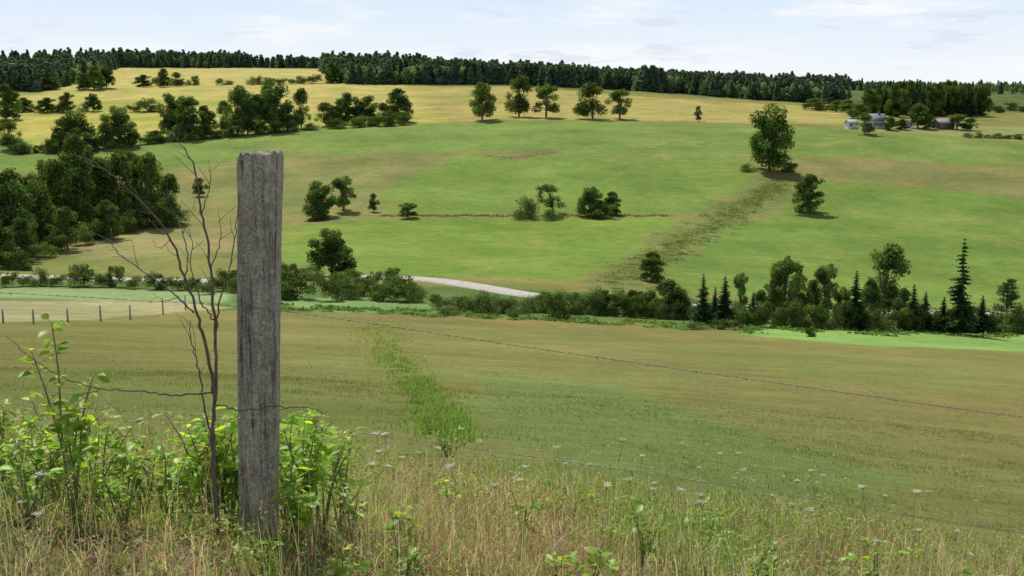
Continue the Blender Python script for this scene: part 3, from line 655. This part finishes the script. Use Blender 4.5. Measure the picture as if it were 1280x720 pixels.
# ---------------------------------------------------------------- grasses
def blades(mb,x,y,h,w,col,bend=.5):
    n=len(x); z=H(x,y)-.01; a=rng.uniform(0,6.28,n); f=rng.uniform(0,6.28,n); b=bend*rng.random(n)**1.3
    bx_,by_=np.cos(a)*b*h,np.sin(a)*b*h; wx,wy=np.cos(f)*w,np.sin(f)*w; V=[]
    for t,ww in ((0,1),(.4,.9),(.75,.55)):
        cx,cy,cz=x+bx_*t*t,y+by_*t*t,z+h*t*(1-.25*b*t)
        V.append(np.stack([cx-wx*ww,cy-wy*ww,cz],1)); V.append(np.stack([cx+wx*ww,cy+wy*ww,cz],1))
    V.append(np.stack([x+bx_,y+by_,z+h*(1-.25*b)],1))
    v=np.stack(V,1).reshape(-1,3); k=np.arange(n)[:,None]*7
    q=np.concatenate([k+[0,1,3,2],k+[2,3,5,4]]); t=k+[4,5,6]
    mb.add(v,q,t,np.repeat(col,7,0)); return V[-1]
rng=np.random.default_rng(71)
def region(n,y0,y1,half=.5):
    y=np.sqrt(rng.uniform(y0*y0,y1*y1,n)); x=rng.uniform(-half,half,n)*(y+.6); return x,y
pal=np.array([[.53,.455,.275],[.36,.235,.15],[.18,.26,.07],[.27,.41,.09],[.60,.55,.40],[.12,.17,.05]])
def redf(x,y): return np.clip((fbm(x*1.1+7,y*1.1,4)-.44)*9,0,1)
def grnf(x,y): return np.clip((fbm(x*1.9+3,y*1.9,4)-.43)*8,0,1)
def pick(x,y,kind):
    r=redf(x,y); gsn=grnf(x,y)*(1-.6*r)
    left=np.clip((-x/y-.05)*4,0,1); far=np.clip((y-5.5)/2,0,1)
    p=np.stack([.26+.12*(1-gsn),.45*r*(1-.6*left)*(1-.5*far),.30+.5*gsn+.1*left,.08+.45*gsn+.1*left+.1*far,.12+.04*r,.20*(1-r)+.12*left],1)
    p/=p.sum(1,keepdims=True); c=np.cumsum(p,1); k=(rng.random((len(x),1))>c).sum(1).clip(0,5)
    return pal[k]*rng.uniform(.65,1.25,(len(x),1))
gr=MB()
def keep(x,y):
    lim=8.8-1.2*x/np.maximum(y,1)*2+2.6*(fbm(x*.6+2,y*.6,3)-.5); return rng.random(len(x))<np.clip((lim-y)/3.0,0,1)
x,y=region(130000,2.3,11,.52); k=keep(x,y)&(rng.random(len(x))<np.clip((fbm(x*3+9,y*3,3)-.26)*5,.15,1)); x,y=x[k],y[k]
n=len(x); blades(gr,x,y,rng.uniform(.03,.14,n)*(.4+1.2*fbm(x*2,y*2,2)),rng.uniform(.0016,.0036,n),pick(x,y,0),1.4)
x,y=region(62000,2.3,10.5,.52); k=keep(x,y)&(rng.random(len(x))<np.clip((fbm(x*1.5+20,y*1.5,3)-.36)*5,.12,1)); x,y=x[k],y[k]; n=len(x)
blades(gr,x,y,rng.uniform(.10,.31,n)*(1-.35*np.clip((y-5)/3,0,1)),rng.uniform(.0007,.0018,n),pick(x,y,0),1.2)
# tall seed stalks
x,y=region(4200,2.9,9.5,.52); k=keep(x,y)&(rng.random(len(x))<.45+.5*np.clip(-x/y*3,0,1)); x,y=x[k],y[k]; n=len(x)
h=rng.uniform(.2,.48,n)*(1-.35*np.clip((y-5)/3,0,1)); cc=pal[rng.choice([0,4,0,1],n)]*rng.uniform(.7,1.1,(n,1)); tip=blades(gr,x,y,h,np.full(n,.0010),cc,.45)
m=14; P_=np.repeat(tip,m,0); tz=rng.random((n*m,1)); P_=P_-np.array([0,0,1])*tz*.07+rng.normal(size=P_.shape)*(.003+.008*tz)
leaves(gr,P_,rng.uniform(.003,.006,n*m),unit(rng.normal(size=(n*m,3))),np.repeat(cc*[.9,.80,.74],m,0),.4)
# low broad leaf cover
x,y=region(90000,2.4,9.6,.52); k=keep(x,y)&(rng.random(len(x))<grnf(x,y)*.8); x,y=x[k],y[k]; n=len(x)
P_=np.stack([x,y,H(x,y)+rng.uniform(.02,.16,n)],1); leaves(gr,P_,rng.uniform(.005,.014,n),unit(rng.normal(size=(n,3))*.6+[0,0,1]),np.array([.21,.34,.065])*rng.uniform(.5,1.5,(n,1)),.5)
# dead brown litter and fern fragments
x,y=region(36000,2.4,8.8,.52); k=keep(x,y)&(rng.random(len(x))<redf(x,y)); x,y=x[k],y[k]; n=len(x)
P_=np.stack([x,y,H(x,y)+rng.uniform(.01,.13,n)],1); leaves(gr,P_,rng.uniform(.006,.016,n),unit(rng.normal(size=(n,3))*.8+[0,0,1]),np.array([.36,.235,.15])*rng.uniform(.5,1.35,(n,1)),.3)
obj('grass',gr.mesh('grass',M_grass),label='tangle of dry reddish and green grass on the bank',cat='grass',kind='stuff')
# pasture tufts
pg=MB()
x,y=region(110000,6,34,.5); n=len(x); d_=fbm(x*.35,y*.35,3); cl=fbm(x*1.8,y*1.8,3); k=rng.random(n)<np.clip((d_-.3)*3,.15,1)*np.clip((cl-.33)*4,.15,1); x,y=x[k],y[k]; cl=cl[k]; n=len(x)
sc=1+y/22; grn=np.clip((fbm(x*.3+4,y*.3,3)-.34)*5,0,1)[:,None]
cc=(np.array([.235,.23,.08])*(1-grn)+np.array([.185,.26,.078])*grn)*rng.uniform(.7,1.25,(n,1))
blades(pg,x,y,rng.uniform(.03,.08,n)*(.4+1.0*cl),.0025*sc,cc,1.5)
x,y=region(26000,30,90,.48); n=len(x); k=fbm(x*.5,y*.5,3)>.42; x,y=x[k],y[k]; n=len(x)
cc=np.array([.19,.20,.07])*rng.uniform(.9,1.15,(n,1)); blades(pg,x,y,rng.uniform(.02,.05,n),rng.uniform(.012,.03,n),cc,1.4)
# ragged line of lush weeds running down the pasture
sp_=np.array([W(u,v)[:2] for u,v in [(468,395),(476,425),(494,450),(516,478),(536,505),(552,528),(562,548)]]); sw_=np.array([2.6,1.6,.8,.48,.34,.24,.16])
n=30000; t=rng.random(n)**.72*(len(sp_)-1); i0=np.minimum(t.astype(int),len(sp_)-2); f=(t-i0)[:,None]
c=sp_[i0]*(1-f)+sp_[i0+1]*f; wv=np.interp(t,np.arange(7),sw_); x=c[:,0]+rng.normal(size=n)*wv*.75; y=c[:,1]+rng.normal(size=n)*wv*3
k=(rng.random(n)<np.clip((fbm(x*2.6,y*.9,4)-.47)*7,0,.9))&(y>6.5); x,y,t=x[k],y[k],t[k]; n=len(x)
cl=fbm(x*3+8,y*1.2,3)
blades(pg,x,y,rng.uniform(.02,.15,n)*(.3+1.2*cl)*(1+y/110)*np.where(t>5.2,1.3,1),.003*(1+y/12),np.array([.235,.365,.085])*rng.uniform(.55,1.25,(n,1)),1.3)
# pale leaf speckle
x,y=region(14000,7,34,.5); k=(fbm(x*.25+9,y*.25,3)>.47)&(x>-1.5); x,y=x[k],y[k]; n=len(x)
leaves(pg,np.stack([x,y,H(x,y)+.05],1),rng.uniform(.006,.014,n)*(1+y/30),unit(rng.normal(size=(n,3))*.4+[0,0,1]),np.array([.25,.37,.13])*rng.uniform(.65,1.3,(n,1)),.7)
obj('pasture_grass',pg.mesh('pasture_grass',M_grass),label='short tufted pasture grass with a lush green strip',cat='grass',kind='stuff')

# ---------------------------------------------------------------- light, sky, camera
EL,AZ=math.radians(56),math.radians(-28)
sd=Vector((math.sin(AZ)*math.cos(EL),math.cos(AZ)*math.cos(EL),math.sin(EL)))
sl=bpy.data.lights.new('sun','SUN'); sl.energy=4.9; sl.angle=math.radians(.5); sl.color=(1,.955,.86)
so=bpy.data.objects.new('sun',sl); COLL.objects.link(so); so.rotation_euler=sd.to_track_quat('Z','Y').to_euler()
w=bpy.data.worlds.new('World'); SC.world=w; w.use_nodes=True; nt=w.node_tree; nt.nodes.clear(); N=nt.nodes.new; L=nt.links.new
sky=N('ShaderNodeTexSky'); sky.sky_type='NISHITA'; sky.sun_disc=False; sky.sun_elevation=EL; sky.sun_rotation=AZ; sky.altitude=100; sky.dust_density=.6; sky.air_density=1
tc=N('ShaderNodeTexCoord'); sep=N('ShaderNodeSeparateXYZ'); L(tc.outputs['Generated'],sep.inputs[0])
def mixc(f,a,b):
    mx=N('ShaderNodeMix'); mx.data_type='RGBA'; L(f,mx.inputs[0])
    for k,s in ((6,a),(7,b)):
        if isinstance(s,tuple): mx.inputs[k].default_value=(*s,1)
        else: L(s,mx.inputs[k])
    return mx.outputs[2]
haze=mixc(mr(nt,sep.outputs['Z'],.0,.075,0,1),(9.3,9.55,9.8),(7.0,8.3,9.9))
base=mixc(mr(nt,sep.outputs['Z'],.05,.6,0,1),haze,sky.outputs[0])
mp=N('ShaderNodeMapping'); mp.inputs['Scale'].default_value=(1,1,7); L(tc.outputs['Generated'],mp.inputs[0])
c1=mixc(mr(nt,noise(nt,5,8,mp.outputs[0],.62),.50,.64,0,.85),base,(9.8,9.9,10))
mp3=N('ShaderNodeMapping'); mp3.inputs['Scale'].default_value=(1,1,6); mp3.inputs['Location'].default_value=(3.1,1.2,.4); L(tc.outputs['Generated'],mp3.inputs[0])
c2=mixc(mr(nt,noise(nt,13,7,mp3.outputs[0],.6),.57,.65,0,.6),c1,(6.9,7.5,8.6))
bg=N('ShaderNodeBackground'); bg.inputs[1].default_value=.1; L(c2,bg.inputs[0])
out=N('ShaderNodeOutputWorld'); L(bg.outputs[0],out.inputs[0])
cam=bpy.data.cameras.new('camera'); cam.sensor_width=36; cam.lens=36*FPX/1280; cam.clip_start=.05; cam.clip_end=20000
co=bpy.data.objects.new('camera',cam); COLL.objects.link(co); co.location=(0,0,0); co.rotation_euler=(math.pi/2-P,0,0); SC.camera=co
SC.view_settings.view_transform='Standard'; SC.view_settings.look='None'; SC.view_settings.exposure=0
